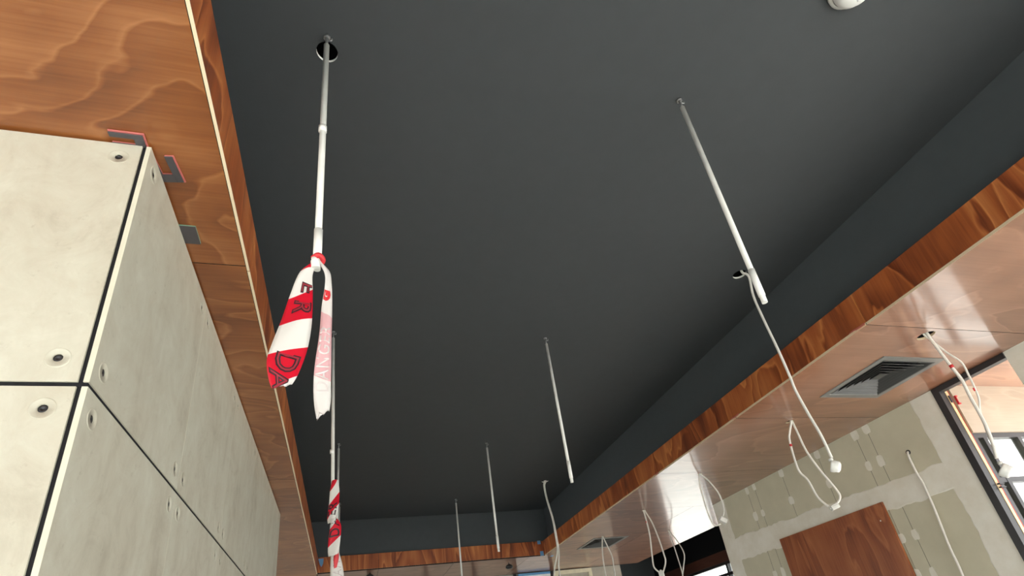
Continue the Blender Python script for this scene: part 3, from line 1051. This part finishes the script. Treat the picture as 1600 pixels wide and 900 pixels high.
cable_drop('looped_cable', (4.352, 6.911, ZS), [
    [(4.344, 6.908, 3.100), (4.358, 6.897, 2.909), (4.368, 6.890, 2.689), (4.373, 6.887, 2.518), (4.360, 6.895, 2.396)],
    [(4.362, 6.914, 3.100), (4.428, 6.873, 2.916), (4.457, 6.853, 2.752), (4.415, 6.881, 2.598), (4.378, 6.908, 2.480), (4.364, 6.915, 2.400)]],
    'pair of white cables hanging at the outer soffit edge before the bright window', r=0.0075)
cable_drop('looped_cable', (3.349, 6.968, ZS), [
    [(3.344, 6.966, 3.100), (3.318, 6.978, 2.958), (3.302, 6.986, 2.834), (3.295, 6.989, 2.709), (3.295, 6.989, 2.545)],
    [(3.355, 6.969, 3.100), (3.385, 6.954, 2.965), (3.414, 6.940, 2.832), (3.410, 6.942, 2.691), (3.402, 6.946, 2.569), (3.380, 6.957, 2.492)]],
    'white cable pair hanging in front of the smaller far ceiling vent', r=0.0085)
cable_drop('looped_cable', (2.530, 6.660, ZC), [
    [(2.518, 6.653, 3.810), (2.503, 6.657, 3.741), (2.510, 6.655, 3.565), (2.541, 6.642, 3.304), (2.546, 6.641, 3.081), (2.540, 6.643, 2.898), (2.481, 6.665, 2.711), (2.443, 6.679, 2.564)],
    [(2.540, 6.656, 3.810), (2.516, 6.666, 3.743), (2.522, 6.664, 3.567), (2.554, 6.652, 3.306), (2.561, 6.649, 3.098), (2.560, 6.650, 2.898), (2.530, 6.661, 2.706), (2.528, 6.662, 2.554)]],
    'two long twisted white cables dropping from the far black ceiling corner', r=0.0095)
wc = empty('wall_cable', (XP, 3.104, 2.746))
tag(wc, 'single white cable poking out of the plasterboard wall and hanging down it', 'cable', 'white cables dangling from cut holes')
tube_obj('cable', [(4.275, 3.11, 2.750), (4.258, 3.104, 2.744), (4.249, 3.105, 2.698), (4.249, 3.105, 2.570), (4.252, 3.099, 2.489), (4.250, 3.104, 2.315), (4.244, 3.113, 2.172), (4.236, 3.122, 2.010), (4.236, 3.123, 1.905), (4.233, 3.127, 1.795), (4.224, 3.138, 1.637), (4.23, 3.13, 1.2)], 0.0085, M['cable'], wc)
lathe_obj('cable_cutout', [(0.0, 0.0025), (0.018, 0.0025), (0.020, 0.001), (0.020, -0.001)], (XP - 0.0005, 3.108, 2.748), (-1, 0, 0), M['dark_steel'], wc, 14)

# ------------------------------------------------------------------ square ceiling diffusers
def diffuser(cx, cy, hx, hy, label):
    root = empty('ceiling_diffuser', (cx, cy, ZS))
    tag(root, label, 'air vent', 'square air vents in the right soffit')

    def ring(bm, s0, z0, s1, z1):
        a = [bm.verts.new((cx + sx * hx * s0, cy + sy * hy * s0, z0)) for sx, sy in ((-1, -1), (1, -1), (1, 1), (-1, 1))]
        b = [bm.verts.new((cx + sx * hx * s1, cy + sy * hy * s1, z1)) for sx, sy in ((-1, -1), (1, -1), (1, 1), (-1, 1))]
        for i in range(4):
            bm.faces.new((a[i], a[(i + 1) % 4], b[(i + 1) % 4], b[i]))
    bm = bmesh.new()
    prof = [(1.0, ZS - 0.0005), (0.995, ZS - 0.006), (0.845, ZS - 0.006), (0.83, ZS - 0.003), (0.83, ZS + 0.05), (0.84, ZS + 0.05)]
    for (a, za), (b, zb) in zip(prof, prof[1:]):
        ring(bm, a, za, b, zb)
    link('frame', bm, M['vent_grey'], root)
    k = 0
    for s in (0.815, 0.685, 0.555, 0.425, 0.295, 0.165):
        bm = bmesh.new()
        zb = ZS - 0.004 + 0.003 * k
        pts = [(s, zb), (s - 0.10, zb + 0.030), (s - 0.112, zb + 0.030), (s - 0.012, zb - 0.001), (s, zb)]
        for (a, za), (b, zb2) in zip(pts, pts[1:]):
            ring(bm, a, za, b, zb2)
        link('louvre', bm, M['vent_blade'], root)
        k += 1
    bm = bmesh.new()
    box(bm, (cx - hx * 0.78, cy - hy * 0.78, ZS + 0.055), (cx + hx * 0.78, cy + hy * 0.78, ZS + 0.06))
    link('duct_back', bm, M['black_void'], root)
    bm = bmesh.new()
    box(bm, (cx - hx * 0.13, cy - hy * 0.13, ZS + 0.012), (cx + hx * 0.13, cy + hy * 0.13, ZS + 0.018))
    link('centre_plate', bm, M['vent_blade'], root)
    return root


diffuser(*VENTS[0], 'large dark grey square air vent in the soffit beside the opening')
diffuser(*VENTS[1], 'small looking air vent far along the brown soffit')

# ------------------------------------------------------------------ dome light at the top edge, wall panel, far things
sd = empty('dome_light', (1.870, 0.700, ZC))
tag(sd, 'round white dome fitting on the black ceiling at the top edge', 'ceiling fitting')
lathe_obj('base_ring', [(0.0, 0.0), (0.092, 0.0), (0.092, 0.018), (0.080, 0.026)], (1.870, 0.700, ZC), (0, 0, -1), M['white_pvc'], sd, 36)
lathe_obj('dome', [(0.078, 0.024), (0.076, 0.045), (0.060, 0.064), (0.034, 0.076), (0.0, 0.080)], (1.870, 0.700, ZC), (0, 0, -1), M['plaster_edge'], sd, 36)
lathe_obj('sensor_dot', [(0.006, 0.0), (0.006, 0.004), (0.0, 0.004)], (1.884, 0.728, ZC - 0.072), (0, 0.4, -1), M['steel'], sd, 12)

pp = empty('plywood_panel', (XP - 0.01, 4.14, 0))
tag(pp, 'dark stained plywood sheet fixed upright on the plasterboard wall', 'panel')
bm = bmesh.new()
box(bm, (XP - 0.022, 3.500, 0.0), (XP - 0.004, 4.775, 2.466), 0, 0.001)
link('sheet', bm, M['ply_wall'], pp)
lathe_obj('fixing_screw', [(0.006, 0.0), (0.006, 0.001), (0.0, 0.0015)], (XP - 0.022, 3.58, 2.33), (-1, 0, 0), M['white_pvc'], pp, 10)

def sticker(a, b, label):
    o = boxes('masking_tape', [(a, b)], M['blue_tape'])
    return tag(o, label, 'tape', 'blue masking tape on the plywood')


sticker((2.755, YF - 0.0022, 3.272), (2.805, YF - 0.0006, 3.325), 'upper blue masking tape piece on the right end of the far fascia')
sticker((2.775, YF - 0.0022, 3.102), (2.828, YF - 0.0006, 3.168), 'lower blue masking tape piece on the right end of the far fascia')
sticker((2.955, 8.02, ZS - 0.0020), (3.000, 8.10, ZS - 0.0006), 'blue masking tape bit on the right soffit beside the corner')
bm = bmesh.new()
vs = []
for yy in (YF - 0.0022, YF - 0.0006):
    vs.append([bm.verts.new(p) for p in ((-0.370, yy, 3.300), (-0.300, yy, 3.300), (-0.305, yy, 3.230), (-0.325, yy, 3.190), (-0.345, yy, 3.215))])
bm.faces.new(vs[0])
bm.faces.new(vs[1][::-1])
for i in range(5):
    bm.faces.new((vs[0][i], vs[0][(i + 1) % 5], vs[1][(i + 1) % 5], vs[1][i]))
tag(link('masking_tape', bm, M['blue_tape']), 'blue masking tape scrap on the left end of the far fascia', 'tape', 'blue masking tape on the plywood')

# far wall fittings
fr = empty('cream_frame', (3.8, 9.40, 2.0))
tag(fr, 'cream edged frame high on the far wall', 'frame')
boxes('frame_bar', [((3.46, 9.36, 3.02), (4.16, 9.415, 3.085))], M['cream'], fr)
boxes('frame_bar', [((3.46, 9.36, 0.9), (3.52, 9.415, 3.02))], M['cream'], fr)
boxes('frame_bar', [((4.10, 9.36, 0.9), (4.16, 9.415, 3.02))], M['cream'], fr)
boxes('infill', [((3.52, 9.395, 0.9), (4.10, 9.415, 3.02))], M['far_panel'], fr)
tb = empty('taped_board', (3.1, 9.40, 2.0))
tag(tb, 'pale board edged with blue tape on the far wall', 'board')
boxes('board_face', [((2.80, 9.36, 0.9), (3.38, 9.38, 3.05))], M['plaster_edge'], tb)
boxes('tape_edge', [((2.80, 9.355, 3.05), (3.38, 9.385, 3.088))], M['blue_tape'], tb)


def pendant(x, y, zl, label):
    root = empty('sprinkler_head', (x, y, ZS))
    tag(root, label, 'sprinkler', 'dark fittings under the far soffit')
    bm = bmesh.new()
    tube(bm, [(x, y, ZS), (x, y, zl)], 0.006, 8)
    link('stem', bm, M['dark_steel'], root)
    lathe_obj('head', [(0.0, 0.03), (0.03, 0.03), (0.055, 0.01), (0.055, -0.02), (0.03, -0.035), (0.0, -0.035)], (x, y, zl), (0, 0, 1), M['dark_steel'], root, 16)


pendant(2.36, 8.30, 3.04, 'dark fitting hanging under the far soffit near the right corner')
pendant(0.31, 8.20, 3.05, 'dark fitting hanging under the far soffit left of the middle')


def scrap(pts, label):
    """curl of red protective film caught on the fascia edge."""
    bm = bmesh.new()
    P = smooth_path(pts, 4)
    rows = []
    for i, p in enumerate(P):
        h = 0.006 * (1 - i / len(P)) + 0.002
        rows.append([bm.verts.new(p + Vector((0, 0, h))), bm.verts.new(p + Vector((-0.003, 0, -h)))])
    for a, b in zip(rows, rows[1:]):
        bm.faces.new((a[0], a[1], b[1], b[0]))
    o = link('film_scrap', bm, M['film_red'])
    m = o.modifiers.new('film', 'SOLIDIFY')
    m.thickness = 0.0008
    tag(o, label, 'plastic scrap', 'red film scraps on the right fascia edge')


scrap([(XR - 0.0015, 1.955, 3.112), (XR - 0.010, 2.00, 3.108), (XR - 0.014, 2.035, 3.112), (XR - 0.016, 2.06, 3.108)], 'red film scrap on the fascia edge right at the nearest fascia joint')
scrap([(XR - 0.0015, 3.16, 3.118), (XR - 0.009, 3.20, 3.112), (XR - 0.012, 3.235, 3.116), (XR - 0.012, 3.25, 3.110)], 'red film scrap on the right fascia edge between vent and ceiling cable')
scrap([(XR - 0.0015, 4.43, 3.116), (XR - 0.009, 4.47, 3.110), (XR - 0.012, 4.52, 3.114)], 'red film scrap farthest along the right fascia edge')
